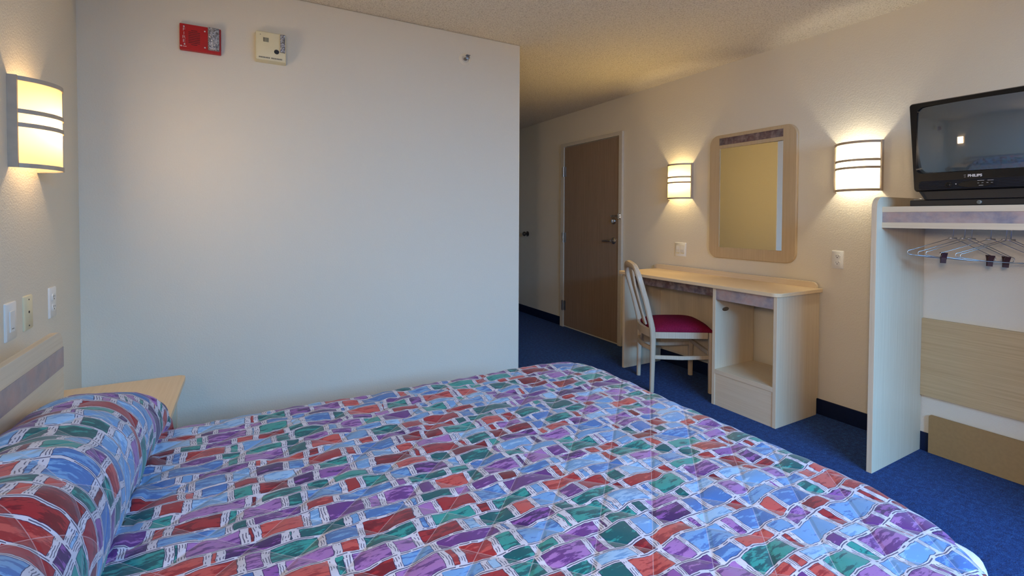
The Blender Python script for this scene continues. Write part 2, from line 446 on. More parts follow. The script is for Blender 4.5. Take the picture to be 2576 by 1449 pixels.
bm = NB(); lathe(bm, (hx, 3.645, 1.03), (-1,0,0), [(0.032, 0), (0.032, 0.006), (0.026, 0.012), (0.012, 0.014), (0.011, 0.045)], 24)
tube(bm, [(hx-0.045, 3.645, 1.03), (hx-0.052, 3.66, 1.03), (hx-0.052, 3.70, 1.028), (hx-0.050, 3.76, 1.024)], [0.011, 0.011, 0.010, 0.008], 12)
obj('lever_handle', bm, M['satin_metal'], door, smooth=True)
bm = NB(); lathe(bm, (hx, 3.645, 1.225), (-1,0,0), [(0.031, 0), (0.031, 0.008), (0.024, 0.018), (0.014, 0.02)], 24)
box(bm, hx-0.035, hx-0.018, 3.641, 3.649, 1.212, 1.238)
obj('deadbolt', bm, M['satin_metal'], door, smooth=True)
bm = NB(); box(bm, FX-0.004, FX, 3.532, 3.566, 1.245, 1.30); box(bm, FX-0.026, FX-0.004, 3.540, 3.560, 1.255, 1.272); box(bm, FX-0.026, FX-0.004, 3.540, 3.560, 1.278, 1.292)
cyl(bm, (FX-0.018, 3.55, 1.25), (0,0,1), 0.007, 0.045, 10)
tube(bm, [(FX-0.020, 3.555, 1.268), (hx-0.030, 3.60, 1.268), (hx-0.022, 3.665, 1.266), (hx-0.022, 3.668, 1.278), (hx-0.030, 3.60, 1.280), (FX-0.020, 3.555, 1.280)], 0.0035, 8)
obj('swing_bar_lock', bm, M['chrome'], door, smooth=True)
bm = NB(); lathe(bm, (XW, 5.325, 1.045), (-1,0,0), [(0.034, 0), (0.034, 0.006), (0.014, 0.012), (0.013, 0.03), (0.028, 0.042), (0.03, 0.055), (0.022, 0.068), (0.006, 0.070)], 24)
tag(obj('door_knob', bm, M['dark_metal'], None, smooth=True), 'small round dark metal knob on the shaded wall left of the wooden door', 'knob')

# ------------------------------------------------------------------ wall sconces (local: back on y=0, front towards -y, centred)
def make_sconce(label, loc, rotz, light_col, diff, watts, front, front_col, group='wall sconces with banded shades'):
    t = thing('wall_sconce', label, 'lamp', loc, (0,0,rotz), group)
    Wd, Hh, D = 0.250, 0.147, 0.100
    R = (Wd*Wd/4 + D*D)/(2*D)*1.0
    a0 = math.asin(min(1, Wd/2/R))
    def arc(r, n=20, sag=D):
        return [(r*math.sin(-a0+2*a0*i/n), -(sag-R) - r*math.cos(-a0+2*a0*i/n)) for i in range(n+1)]
    outer = arc(R)
    def band(bm, z0, z1, th=0.0025, off=0.0005):
        A = [(x*(1+off/R*2), y-off) for x, y in arc(R+off)]; B = arc(R-th)
        lp = [[(x, y, z0) for x, y in A], [(x, y, z1) for x, y in A], [(x, y, z1) for x, y in B], [(x, y, z0) for x, y in B]]
        V = [[bm.verts.new(p) for p in l] for l in lp]
        for k in range(4):
            a, b = V[k], V[(k+1) % 4]
            for i in range(len(a)-1): bm.faces.new((a[i], a[i+1], b[i+1], b[i]))
        for e in (0, -1): bm.faces.new([V[k][e] for k in range(4)])
    bm = NB()
    band(bm, -Hh, -Hh+0.014); band(bm, Hh-0.014, Hh); band(bm, 0.028, 0.042); band(bm, -0.016, -0.002)
    for s in (-1, 1):
        x0, x1 = sorted((s*Wd/2, s*(Wd/2-0.003)))
        box(bm, x0-0.0025, x1+0.0025, -0.024, 0.0, -Hh-0.0004, Hh+0.0004)
    obj('sconce_frame', bm, M['sconce_metal'], t)
    bm = NB(); box(bm, -0.06, 0.06, -0.006, 0.0, -0.06, 0.06); cyl(bm, (0, -0.006, 0.0), (0,-1,0), 0.016, 0.02, 16)
    obj('back_plate', bm, M['white_plastic'], t)
    bm = NB(); A = arc(R-0.0030); 
    A = [p for p in A if True]
    V = [[bm.verts.new((x, y, z)) for x, y in A] for z in (-Hh+0.002, -Hh*0.5, 0, Hh*0.5, Hh-0.002)]
    for a, b in zip(V, V[1:]):
        for i in range(len(a)-1): bm.faces.new((a[i], a[i+1], b[i+1], b[i]))
    obj('diffuser', bm, diff, t, smooth='all', label='glowing cream acrylic diffuser')
    l = bpy.data.lights.new('sconce_light', 'POINT'); l.energy = watts; l.color = light_col; l.shadow_soft_size = 0.022
    lo = bpy.data.objects.new('sconce_light', l); COL.objects.link(lo); lo.parent = t; lo.location = (0, -0.048, 0.0)
    l = bpy.data.lights.new('shade_light', 'AREA'); l.shape = 'RECTANGLE'; l.size = 0.20; l.size_y = 0.27; l.energy = front; l.color = front_col   # light given off by the shade
    lo = bpy.data.objects.new('shade_light', l); COL.objects.link(lo); lo.parent = t; lo.location = (0, -0.106, 0.0); lo.rotation_euler = (-PI/2, 0, 0)

    return t
dif_warm = diffuser('warm_diffuser', (1.0, 0.76, 0.40), 0.7)
dif_mid = diffuser('yellow_diffuser', (1.0, 0.80, 0.42), 0.8)
dif_white = diffuser('white_diffuser', (1.0, 0.92, 0.74), 1.6)
make_sconce('glowing wall sconce with two bands, high on the wall above the headboard', (XA, 2.237, 1.558), PI/2, (1.0, 0.68, 0.38), dif_warm, 4.0, 2.6, (1.0, 0.78, 0.55))
make_sconce('smaller glowing sconce on the wall between the wooden door and the mirror', (XW, 2.826, 1.563), -PI/2, (1.0, 0.76, 0.40), dif_mid, 6.6, 7.2, (1.0, 0.70, 0.20))
make_sconce('bright white glowing sconce on the wall between the mirror and the television', (XW, 1.487, 1.567), -PI/2, (1.0, 0.92, 0.74), dif_white, 7.0, 0.6, (1.0, 0.9, 0.7))
make_sconce('glowing sconce on the far side of the bed, seen only in the television glass', (XA, -0.25, 1.558), PI/2, (1.0, 0.90, 0.48), dif_warm, 46.0, 30.0, (1.0, 0.76, 0.55))

# ------------------------------------------------------------------ text helper
def text_mesh(name, body, size, m, parent, mw, extrude=0.0006, sx=1.0, bold=0.0, space=1.0, label=None):
    c = bpy.data.curves.new(name, 'FONT'); c.body = body; c.size = size; c.extrude = extrude; c.align_x = 'CENTER'; c.align_y = 'CENTER'
    c.offset = bold; c.space_character = space
    to = bpy.data.objects.new('tmp', c); COL.objects.link(to)
    dg = bpy.context.evaluated_depsgraph_get(); me = bpy.data.meshes.new_from_object(to.evaluated_get(dg))
    COL.objects.unlink(to); bpy.data.objects.remove(to); bpy.data.curves.remove(c)
    me.transform(Matrix.Diagonal((sx, 1, 1, 1))); me.transform(mw); me.materials.clear(); me.materials.append(m); me.name = name
    o = bpy.data.objects.new(name, me); COL.objects.link(o); o.parent = parent
    if label: o['label'] = label
    return o
RX = Matrix.Rotation(PI/2, 4, 'X')     # text facing -y, reading along +x

# ------------------------------------------------------------------ devices on the big wall
t = thing('fire_alarm', 'red fire alarm with a clear strobe, high on the big white wall', 'alarm', (-0.183, YB, 2.132))
bm = NB(); box(bm, -0.086, 0.086, -0.022, 0, -0.0635, 0.0635); obj('alarm_body', bm, M['red'], t, bevel=0.003)
bm = NB()
for k in range(9):
    z = 0.034-0.0085*k; hw = 0.024 if k not in (0, 8) else 0.013
    box(bm, -0.026-hw, -0.026+hw, -0.0226, -0.021, z-0.0012, z+0.0012)
obj('sounder_slots', bm, M['dark'], t)
bm = NB(); loft(bm, [[(x, y, z) for x, z in rrect(a, b, c, d, r, 3)] for a, b, c, d, r, y in ((0.030, 0.080, -0.050, 0.0625, 0.002, -0.021), (0.032, 0.078, -0.048, 0.0605, 0.004, -0.036), (0.036, 0.074, -0.044, 0.056, 0.004, -0.040))])
obj('strobe_lens', bm, M['lens'], t, smooth=True, label='clear strobe lens')
for x, z in ((-0.068, 0.049), (-0.066, -0.036), (0.018, 0.040), (0.018, -0.040)):
    bm = NB(); cyl(bm, (x, -0.022, z), (0,-1,0), 0.0035, 0.0012, 12); obj('screw', bm, M['silver_ink'], t)
for i, ch in enumerate('FIRE'):
    text_mesh('alarm_letter', ch, 0.021, M['white_ink'], t, Matrix.Translation((-0.068, -0.0224, 0.0345-0.0185*i)) @ RX, 0.0004, 1.25, -0.0004)
bm = NB(); cyl(bm, (-0.080, -0.022, -0.046), (0,-1,0), 0.0035, 0.0008, 12); box(bm, -0.074, -0.058, -0.0228, -0.022, -0.0475, -0.0455); obj('alarm_mark', bm, M['white_ink'], t)

t = thing('smoke_alarm', 'cream smoke alarm with a slim clear strobe and black button, beside the red fire alarm', 'alarm', (0.123, YB, 2.143))
bm = NB(); loft(bm, [[(x, y, z) for x, z in rrect(a, b, c, d, 0.006, 3)] for a, b, c, d, y in ((-0.068, 0.078, -0.078, 0.075, 0), (-0.068, 0.078, -0.078, 0.075, -0.012), (-0.066, 0.074, -0.074, 0.071, -0.048), (-0.062, 0.072, -0.069, 0.067, -0.052))])
obj('alarm_body', bm, M['ivory_plastic'], t, smooth=True)
bm = NB()
for k in range(7): box(bm, -0.032+0.0038*k, -0.030+0.0038*k, -0.0526, -0.051, 0.018, 0.040)
cyl(bm, (-0.045, -0.0515, 0.053), (0,-1,0), 0.0018, 0.001, 10)
obj('sounder_grille', bm, M['dark'], t)
bm = NB()
for k in range(21):
    if k == 10: continue
    box(bm, -0.052+0.0052*k, -0.0492+0.0052*k, -0.0525, -0.047, -0.066, -0.059)
obj('vent_slots', bm, M['dark'], t)
bm = NB(); cyl(bm, (0.030, -0.051, -0.026), (0,-1,0), 0.0125, 0.003, 24, 0.011); obj('test_button', bm, M['black_plastic'], t, smooth=True, label='black round test button')
bm = NB(); loft(bm, [[(x, y, z) for x, z in rrect(a, b, c, d, 0.003, 3)] for a, b, c, d, y in ((0.046, 0.071, -0.028, 0.066, -0.046), (0.047, 0.070, -0.027, 0.065, -0.064), (0.050, 0.067, -0.024, 0.062, -0.067))])
obj('strobe_lens', bm, M['lens'], t, smooth=True, label='slim clear strobe lens')

t = thing('sprinkler_head', 'small silver sprinkler head near the upper right corner of the big wall', 'sprinkler', (1.245, YB, 2.272))
bm = NB(); lathe(bm, (0,0,0), (0,-1,0), [(0.040, 0), (0.040, 0.003), (0.030, 0.010), (0.024, 0.012), (0.024, 0.006), (0.0, 0.006)], 28)
obj('escutcheon', bm, M['wall'], t, smooth=True)
bm = NB(); cyl(bm, (0,-0.006,0), (0,-1,0), 0.011, 0.016, 16); 
for s in (-1, 1): tube(bm, [(s*0.009, -0.02, 0), (s*0.014, -0.030, 0), (s*0.010, -0.042, 0), (0, -0.050, 0)], 0.0022, 8)
cyl(bm, (0,-0.022,0), (0,-1,0), 0.003, 0.024, 8)
lathe(bm, (0,-0.048,0), (0,-1,0), [(0.012, 0), (0.013, 0.002), (0.004, 0.004)], 16)
box(bm, -0.013, 0.013, -0.064, -0.044, 0.011, 0.013)
obj('deflector', bm, M['satin_metal'], t, smooth=True)

# ------------------------------------------------------------------ switch and outlet plates (local: face towards -y)
def plate(name, label, cat, loc, rotz, wd=0.072, hh=0.118, m='white_plastic', kind='outlet'):
    t = thing(name, label, cat, loc, (0,0,rotz))
    bm = NB(); loft(bm, [[(x, y, z) for x, z in rrect(-wd/2+i, wd/2-i, -hh/2+i, hh/2-i, 0.003, 3)] for i, y in ((0, 0), (0, -0.003), (0.003, -0.006))])
    obj('cover_plate', bm, M[m], t, smooth=True)
    if kind == 'outlet':
        for z in (-0.0195, 0.0195):
            bm = NB(); prism(bm, rrect(-0.0165, 0.0165, z-0.014, z+0.014, 0.011, 6), 'y', -0.0085, -0.005)
            r = obj('receptacle', bm, M[m], t, smooth=True)
            bm = NB(); box(bm, -0.0075, -0.0055, -0.0089, -0.008, z+0.0, z+0.008); box(bm, 0.0055, 0.0075, -0.0089, -0.008, z+0.001, z+0.007); cyl(bm, (0, -0.008, z-0.006), (0,-1,0), 0.0028, 0.0009, 12)
            obj('slots', bm, M['dark'], r)
    if kind == 'switch2':
        for x in (-0.0235, 0.0235):
            bm = NB(); prism(bm, [(-0.0055, -0.033), (-0.0095, 0.0), (-0.0065, 0.033), (-0.005, 0.033), (-0.005, -0.033)], 'x', x-0.0165, x+0.0165)
            obj('rocker_switch', bm, M[m], t)
            bm = NB(); prism(bm, rrect(x-0.0182, x+0.0182, -0.035, 0.035, 0.002, 2), 'y', -0.0063, -0.005); obj('rocker_surround', bm, M['ivory_plastic'], t)
    if kind == 'jack':
        bm = NB(); cyl(bm, (0, -0.006, 0.002), (0,-1,0), 0.0045, 0.001, 16); obj('jack', bm, M['dark'], t)
        for z in (-0.045, 0.045):
            bm = NB(); cyl(bm, (0, -0.006, z), (0,-1,0), 0.0025, 0.001, 10); obj('screw', bm, M['dark'], t)
    if kind == 'blank':
        bm = NB(); prism(bm, rrect(-0.018, 0.018, -0.034, 0.034, 0.003, 3), 'y', -0.0085, -0.005); obj('switch_box', bm, M[m], t, bevel=0.002)
        bm = NB(); box(bm, -0.008, 0.008, -0.0092, -0.0084, -0.024, -0.0225); obj('slots', bm, M['dark'], t)
    return t
plate('light_switch', 'white double rocker switch under the smaller sconce, above the desk', 'switch', (XW, 2.822, 0.992), -PI/2, 0.116, 0.118, kind='switch2')
plate('power_outlet', 'white power outlet on the wall between the mirror and the clothes rack unit', 'outlet', (XW, 1.594, 1.002), -PI/2, 0.068, 0.112)
plate('power_outlet', 'white outlet nearest the room corner, above the headboard', 'outlet', (XA, 2.480, 0.920), PI/2)
plate('phone_jack', 'ivory jack plate with a dark centre hole, middle of three above the headboard', 'jack', (XA, 2.240, 0.922), PI/2, m='ivory_plastic', kind='jack')
plate('dimmer_switch', 'white switch plate furthest left, above the headboard', 'switch', (XA, 2.100, 0.918), PI/2, 0.080, 0.122, kind='blank')

# ------------------------------------------------------------------ mirror
t = thing('wall_mirror', 'rectangular mirror in a rounded pale wood frame with a dark marbled inlay', 'mirror', (XW, 2.187, 1.4235))
def loopyz(x, a, b, c, d, r, n=8): return [(x, y, z) for y, z in rrect(a, b, c, d, r, n)]
MY, MZ = 2.187, 1.4235
oy, oz = 0.342, 0.472; iy0, iy1, iz0, iz1 = 1.940-MY, 2.436-MY, 1.035-MZ, 1.791-MZ
bm = NB()
L = [loopyz(0.0, -oy, oy, -oz, oz, 0.075), loopyz(-0.014, -oy, oy, -oz, oz, 0.075), loopyz(-0.020, -oy+0.006, oy-0.006, -oz+0.006, oz-0.006, 0.069),
     loopyz(-0.020, iy0, iy1, iz0, iz1, 0.001), loopyz(-0.008, iy0, iy1, iz0, iz1, 0.001)]
loft(bm, L, True, False)
obj('mirror_frame', bm, M['frame_wood'], t)
bm = NB(); box(bm, -0.0215, -0.018, 1.941-MY, 2.440-MY, 1.816-MZ, 1.870-MZ); obj('marbled_inlay', bm, M['marble_dark'], t, label='dark mauve marbled inlay strip')
bm = NB(); MT = 0.0228      # the glass sits slightly skewed in its frame
loft(bm, [[(x-MT*y, y, z) for y, z in ((iy0, iz0), (iy1, iz0), (iy1, iz1), (iy0, iz1))] for x in (-0.0095, -0.0075)])
g = obj('mirror_glass', bm, M['mirror'], t, label='silvered mirror glass')
t.rotation_euler = (0, 0, math.radians(0.0))

# ------------------------------------------------------------------ desk
t = thing('desk', 'pale wood desk with an open shelf pedestal under the mirror', 'desk', (0,0,0))
bm = NB(); o2 = rrect(2.735, 3.205, 1.672, 3.062, (0.002, 0.002, 0.05, 0.05), 8)
o2 = rrect(2.735, 3.205, 1.672, 3.062, (0.002, 0.03, 0.045, 0.002), 8)
prism(bm, o2, 'z', 0.789, 0.812); obj('desktop', bm, M['top'], t, bevel=0.002)
bm = NB(); prism(bm, rrect(1.700, 3.085, 0.812, 0.850, (0.03, 0.03, 0.0005, 0.0005), 6), 'x', 3.186, 3.205); obj('backsplash', bm, M['wood_y'], t, bevel=0.0015)
bm = NB(); prism(bm, [(2.755, 0), (3.19, 0), (3.19, 0.105), (3.205, 0.105), (3.205, 0.789), (2.755, 0.789)], 'y', 1.690, 1.713); obj('side_panel', bm, M['wood_z'], t, bevel=0.0015)
bm = NB(); prism(bm, [(2.755, 0), (3.165, 0), (3.165, 0.789), (2.755, 0.789)], 'y', 2.114, 2.138); sp = obj('side_panel', bm, M['wood_z'], t, bevel=0.0015)
bm = NB(); prism(bm, [(2.857+0.034*math.cos(2*PI*i/32), 0.639+0.0135*math.sin(2*PI*i/32)) for i in range(32)], 'y', 2.1125, 2.1145); obj('oval_grommet', bm, M['satin_metal'], sp, label='dark oval metal grommet')
bm = NB(); prism(bm, [(2.765, 0), (3.19, 0), (3.19, 0.105), (3.205, 0.105), (3.205, 0.789), (2.765, 0.789)], 'y', 3.003, 3.027); obj('side_panel', bm, M['wood_z'], t, bevel=0.0015)
bm = NB(); box(bm, 2.757, 2.775, 1.713, 2.114, 0.712, 0.789); obj('marbled_apron', bm, M['marble'], t, bevel=0.001, label='mauve marbled apron over the open shelf')
bm = NB(); box(bm, 2.800, 2.818, 2.138, 3.003, 0.722, 0.789); obj('marbled_apron', bm, M['marble_dark'], t, bevel=0.001, label='dark marbled apron over the knee space')
bm = NB(); box(bm, 2.755, 3.172, 1.713, 2.114, 0.215, 0.243); obj('shelf', bm, M['wood_y'], t, bevel=0.001)
bm = NB(); box(bm, 2.759, 2.777, 1.713, 2.114, 0.0, 0.215); obj('kick_panel', bm, M['wood_y'], t, bevel=0.001)
bm = NB(); box(bm, 3.188, 3.205, 2.138, 3.003, 0.125, 0.789); obj('modesty_panel', bm, M['wood_z'], t)

# ------------------------------------------------------------------ chair (local: +y forward, +x = the side nearer the camera)
ct = thing('chair', 'pale wood side chair with a maroon seat pushed up to the desk', 'chair', (2.834, 2.547, 0), (0, 0, math.atan2(-0.50, 0.866)-PI/2))
cw = M['chairwood']
BK = [(0.0, 0.0), (0.22, 0.004), (0.40, 0.006), (0.47, -0.002), (0.56, -0.024), (0.66, -0.048), (0.76, -0.078), (0.84, -0.100)]   # (z, y offset)
def ybk(z):
    for (z0, y0), (z1, y1) in zip(BK, BK[1:]):
        if z <= z1: return y0+(y1-y0)*(z-z0)/(z1-z0)
    return BK[-1][1]-(z-0.84)*0.24
ry, hw2 = -0.210, 0.187
bm = NB(); full = []
for z in (0.0, 0.1, 0.2, 0.3, 0.38, 0.44, 0.49, 0.54, 0.60, 0.66, 0.72, 0.78, 0.82): full.append((hw2, ry+ybk(z), z))
for s in (-1, 1):
    bm = NB()
    pts = [(s*hw2, ry+ybk(z), z) for z in (0.0, 0.1, 0.2, 0.3, 0.38, 0.44, 0.47)]
    sweep(bm, pts, [0.030, 0.031, 0.032, 0.033, 0.034, 0.034, 0.034], [0.028, 0.030, 0.032, 0.036, 0.038, 0.038, 0.038], (1,0,0))
    obj('leg', bm, cw, ct, smooth=True)
bm = NB(); arch = []
for z in (0.455, 0.49, 0.54, 0.60, 0.66, 0.72, 0.78): arch.append((hw2, ry+ybk(z), z))
for i in range(1, 8):
    a = PI/2*i/8; arch.append((hw2-0.10+0.10*math.cos(a), 0, 0.79+0.110*math.sin(a)))
half = [(x, ry+ybk(z), z) for x, _, z in arch]
top = half + [(0.045, ry+ybk(0.908)-0.004, 0.906), (0.0, ry+ybk(0.91)-0.006, 0.908), (-0.045, ry+ybk(0.908)-0.004, 0.906)] + [(-x, y, z) for x, y, z in reversed(half)]
# the hoop of the back as one bent bar
P = [Vector(p) for p in top]; loops = []
for i, p in enumerate(P):
    d = (P[min(i+1, len(P)-1)]-P[max(i-1, 0)]).normalized(); nrm = Vector((0, 1, 0.26)).normalized(); nrm = (nrm-d*nrm.dot(d)).normalized(); s = d.cross(nrm)
    crown = 1+0.5*max(0, (p.z-0.84)/0.08)
    hw_, hd = 0.018*crown, 0.019
    loops.append([p+s*x*hw_+nrm*y*hd for x, y in ((1,.6),(.6,1),(-.6,1),(-1,.6),(-1,-.6),(-.6,-1),(.6,-1),(1,-.6))])
loft(bm, loops); obj('back_hoop', bm, cw, ct, smooth=True)
bm = NB(); zs = [0.455, 0.55, 0.65, 0.75, 0.85, 0.905]
sweep(bm, [(0, ry+ybk(z)-0.014*math.sin(PI*(z-0.455)/0.45), z) for z in zs], [0.060, 0.062, 0.070, 0.080, 0.092, 0.10], 0.016, (1,0,0)); obj('splat', bm, cw, ct, smooth=True)
def rail(name, y_, z0, z1, bow, th=0.022, m=cw, half_=0.176):
    bm = NB(); n = 10; lo_, ps = [], []
    for i in range(n+1):
        x = -half_+2*half_*i/n; yy = y_+bow*(1-(x/half_)**2)
        lo_.append([(x, yy-th/2, z0), (x, yy+th/2, z0), (x, yy+th/2, z1), (x, yy-th/2, z1)])
    loft(bm, lo_); return obj(name, bm, m, ct, smooth=True, bevel=0)
rail('back_rail', ry-0.002, 0.395, 0.452, -0.030)
rail('stretcher', ry, 0.300, 0.328, -0.034, 0.020)
rail('seat_rail', 0.196, 0.393, 0.438, 0.004)
rail('stretcher', 0.200, 0.272, 0.300, 0.0, 0.018)
for s in (-1, 1):
    bm = NB(); sweep(bm, [(s*0.203, 0.208, 0), (s*0.204, 0.208, 0.2), (s*0.205, 0.208, 0.438)], [0.032, 0.036, 0.038], [0.032, 0.036, 0.038], (1,0,0)); obj('leg', bm, cw, ct, smooth=True)
    bm = NB(); lo_ = []
    for i in range(9):
        y = ry+0.018+(0.372)*i/8; x = s*(0.192+0.008*i/8)
        lo_.append([(x-0.011, y, 0.393), (x+0.011, y, 0.393), (x+0.011, y, 0.438), (x-0.011, y, 0.438)])
    loft(bm, lo_); obj('seat_rail', bm, cw, ct)
    bm = NB(); sweep(bm, [(s*0.191, ry+0.015, 0.255), (s*0.195, 0.0, 0.250), (s*0.199, 0.19, 0.256)], 0.018, 0.028, (1,0,0)); obj('stretcher', bm, cw, ct, smooth=True)
bm = NB(); n = 18; grid = []
def seatpt(a, b):      # a,b in -1..1
    wx = 0.205 if b > 0 else 0.205
    x = a*(0.198+0.018*(b+1)/2); y = 0.008+b*0.218
    e = (1-abs(a)**3)*(1-abs(b)**3.5)
    return (x, y, 0.444+0.062*max(e, 0)**0.5)
for i in range(n+1):
    grid.append([bm.verts.new(seatpt(-1+2*i/n, -1+2*j/n)) for j in range(n+1)])
for i in range(n):
    for j in range(n): bm.faces.new((grid[i][j], grid[i+1][j], grid[i+1][j+1], grid[i][j+1]))
rim = [grid[i][0] for i in range(n+1)]+[grid[n][j] for j in range(1, n+1)]+[grid[i][n] for i in range(n-1, -1, -1)]+[grid[0][j] for j in range(n-1, 0, -1)]
low = [bm.verts.new((v.co.x*0.98, v.co.y*0.98, 0.437)) for v in rim]
for i in range(len(rim)): j = (i+1) % len(rim); bm.faces.new((rim[i], rim[j], low[j], low[i]))
bm.faces.new(low)
obj('seat', bm, M['seat'], ct, smooth='all', label='maroon upholstered seat')

# ------------------------------------------------------------------ clothes rack / television unit
t = thing('television_stand', 'tall pale wood unit with a marbled fascia holding the television over an open clothes rail', 'stand', (0,0,0))
UY0, UY1 = 0.10, 1.160
def side(y0, y1):
    bm = NB(); prism(bm, rrect(2.690, 3.215, 0.0, 1.366, (0.001, 0.055, 0.001, 0.001), 8), 'y', y0, y1)
    obj('side_panel', bm, M['wood_z'], t, bevel=0.002)
side(UY1, UY1+0.024); side(UY0-0.024, UY0)
bm = NB(); box(bm, 2.741, 3.215, UY0, UY1, 1.290, 1.317); obj('shelf', bm, M['wood_y'], t, bevel=0.001)
bm = NB(); box(bm, 2.7435, 2.762, UY0, UY1, 1.240, 1.290); obj('marbled_fascia', bm, M['marble'], t, label='mauve marbled strip')
bm = NB(); box(bm, 2.741, 2.790, UY0, UY1, 1.213, 1.240); obj('lower_rail', bm, M['wood_y'], t, bevel=0.001)
bm = NB(); box(bm, 3.195, 3.215, UY0, UY1, 1.317, 1.366); obj('rear_upstand', bm, M['wood_y'], t)
bm = NB(); cyl(bm, (3.0, UY0, 1.248), (0,1,0), 0.0125, UY1-UY0, 16); obj('hanging_rail', bm, M['chrome'], t, smooth=True)
bm = NB(); box(bm, 3.200, 3.2185, UY0, UY1, 0.303, 0.722); obj('back_panel', bm, M['panelwood'], t, bevel=0.001, label='oak coloured horizontal grain panel')
bm = NB(); prism(bm, rrect(0.18, 1.120, 0.002, 0.207, (0.012, 0.012, 0.001, 0.001), 5), 'x', 3.200, 3.210)
tag(obj('kick_board', bm, M['hardboard'], None), 'plain brown board standing against the wall under the clothes rail', 'board')

# hangers on the rail
HG = 'wire hangers on the clothes rail'
def make_hanger():
    t = thing('wire_hanger', '', 'hanger', (0,0,0), (0,0,0), HG)
    bm = NB()
    tube(bm, [(0,0,0), (0,0,0.055), (0,0,0.0675)], 0.0021, 8)
    n = 20; ring = [(0, 0.0145*math.sin(2*PI*i/n), 0.082-0.0145*math.cos(2*PI*i/n)) for i in range(n)]
    obj_ring = tube(bm, ring, 0.0020, 8, closed=True)
    h = obj('hook', bm, M['chrome'], t, smooth='all')
    bm = NB(); a, hh, r = 0.176, 0.090, 0.012
    pts = [(0, 0, -0.002), (-0.012, 0, -0.004), (-a+0.012, 0, -hh+0.016)]
    for i in range(1, 8): 
        an = PI*0.62+PI*0.78*i/8; pts.append((-a+0.010+r*math.cos(an), 0, -hh+0.004+r*math.sin(an)))
    pts += [(-a+0.03, 0, -hh-0.008), (-0.08, 0, -hh-0.014), (0.08, 0, -hh-0.014), (a-0.03, 0, -hh-0.008)]
    for i in range(0, 8):
        an = -PI*0.42+PI*0.80*i/7; pts.append((a-0.010+r*math.cos(an), 0, -hh+0.004+r*math.sin(an)))
    pts += [(a-0.012, 0, -hh+0.016), (0.012, 0, -0.004)]
    tube(bm, pts, 0.0017, 8, closed=True)
    tube(bm, [(-0.016, 0, -0.001), (0.016, 0, -0.001)], 0.0035, 8)
    obj('shoulder_wire', bm, M['chrome'], t, smooth='all')
    return t
def add_clips(t, xs):
    for x in xs:
        bm = NB()
        for s in (-1, 1):
            prism(bm, [(s*0.003, -0.088), (s*0.014, -0.078), (s*0.017, -0.076), (s*0.006, -0.100), (s*0.004, -0.126), (s*0.001, -0.126)], 'x', x-0.010, x+0.010)
        tube(bm, [(x-0.012, 0, -0.103), (x+0.012, 0, -0.103)], 0.0045, 10)
        obj('clip', bm, M['orange_pilot'], t, label='dark brown trouser clip')
h0 = make_hanger(); first = True
HH = [(0.973, -45, 0.075, 'wire hanger at the left end of the clothes rail', None),
      (0.930, -46, 0.06, 'second wire hanger from the left on the clothes rail', None),
      (0.905, -42, 0.07, 'third wire hanger from the left on the clothes rail', None),
      (0.838, -52, 0.05, 'wire hanger with dark trouser clips, fourth from the left on the rail', (-0.165, 0.06)),
      (0.787, -48, 0.06, 'fifth wire hanger from the left on the clothes rail, with one dark clip', (-0.05,)),
      (0.772, -47, 0.05, 'sixth wire hanger from the left, running out of the picture', None)]
for y, ang, roll, lab, cl in HH:
    h = copy_tree(h0) if not first else h0
    first = False
    h.rotation_mode = 'XYZ'; h.location = (3.0, y, 1.166); h.rotation_euler = (0, roll, math.radians(ang)); h['label'] = lab
    if cl: add_clips(h, cl)

# ------------------------------------------------------------------ television and its security base
TY = 0.822; ZB = 1.345
t = thing('security_base', 'flat black lockable base under the television', 'base', (2.76, TY, 1.317))
bm = NB(); box(bm, 0.0, 0.36, -0.24, 0.234, 0.0005, 0.028); obj('base_tray', bm, M['black_plastic'], t, bevel=0.003)
bm = NB(); lathe(bm, (0.0, -0.012, 0.0145), (-1,0,0), [(0.0085, 0), (0.0085, 0.003), (0.006, 0.0045), (0.0025, 0.0045), (0.0025, 0.002)], 20); obj('lock', bm, M['grey_lock'], t, smooth=True, label='round grey lock')
bm = NB(); random.seed(3)
pts = [(0.02+0.02*math.sin(i*1.7), 0.225-0.012*i, 0.0315+0.004*abs(math.sin(i*2.3))) for i in range(9)]
tube(bm, pts, 0.0016, 6); obj('seal_wire', bm, M['silver_ink'], t, smooth=True, label='thin silver wire')

t = thing('television', 'black tube television standing on the pale wood unit', 'television', (2.735, TY, ZB))
# local: x back, y left(+)/right(-), z up from the base
def P3(x, pts): return [(x, y, z) for y, z in pts]
def outl(yt, yb, z0, z1, r, n=6):
    base = rrect(-1, 1, 0, 1, (0.0001,)*4, n); q = rrect(-0.235, 0.235, z0, z1, r, n); out = []
    for y, z in q:
        f = (z-z0)/(z1-z0); hw_ = yb+(yt-yb)*min(1, f*1.15)+0.004*math.sin(PI*f); out.append((y/0.235*hw_, z+0.006*(1-(y/0.235)**2)*(1 if f > .5 else -.6)))
    return out
FZ0, FZ1 = 0.040, 0.452
bm = NB()
scr = [(y, z+0.004*(1-(y/0.205)**2)*(1 if z > 0.28 else -1)) for y, z in rrect(-0.205, 0.205, 0.122, 0.428, 0.026, 6)]
scr2 = [(y*0.972, 0.275+(z-0.275)*0.965) for y, z in scr]
L = [P3(0.085, outl(0.236, 0.214, FZ0, FZ1, 0.012)), P3(0.012, outl(0.238, 0.212, FZ0, FZ1, 0.012)), P3(0.0, outl(0.233, 0.208, FZ0+0.005, FZ1-0.005, 0.010)),
     P3(0.001, scr), P3(0.030, scr2)]
loft(bm, L, False, False); 
obj('front_bezel', bm, M['black_gloss'], t, smooth=True)
bm = NB()
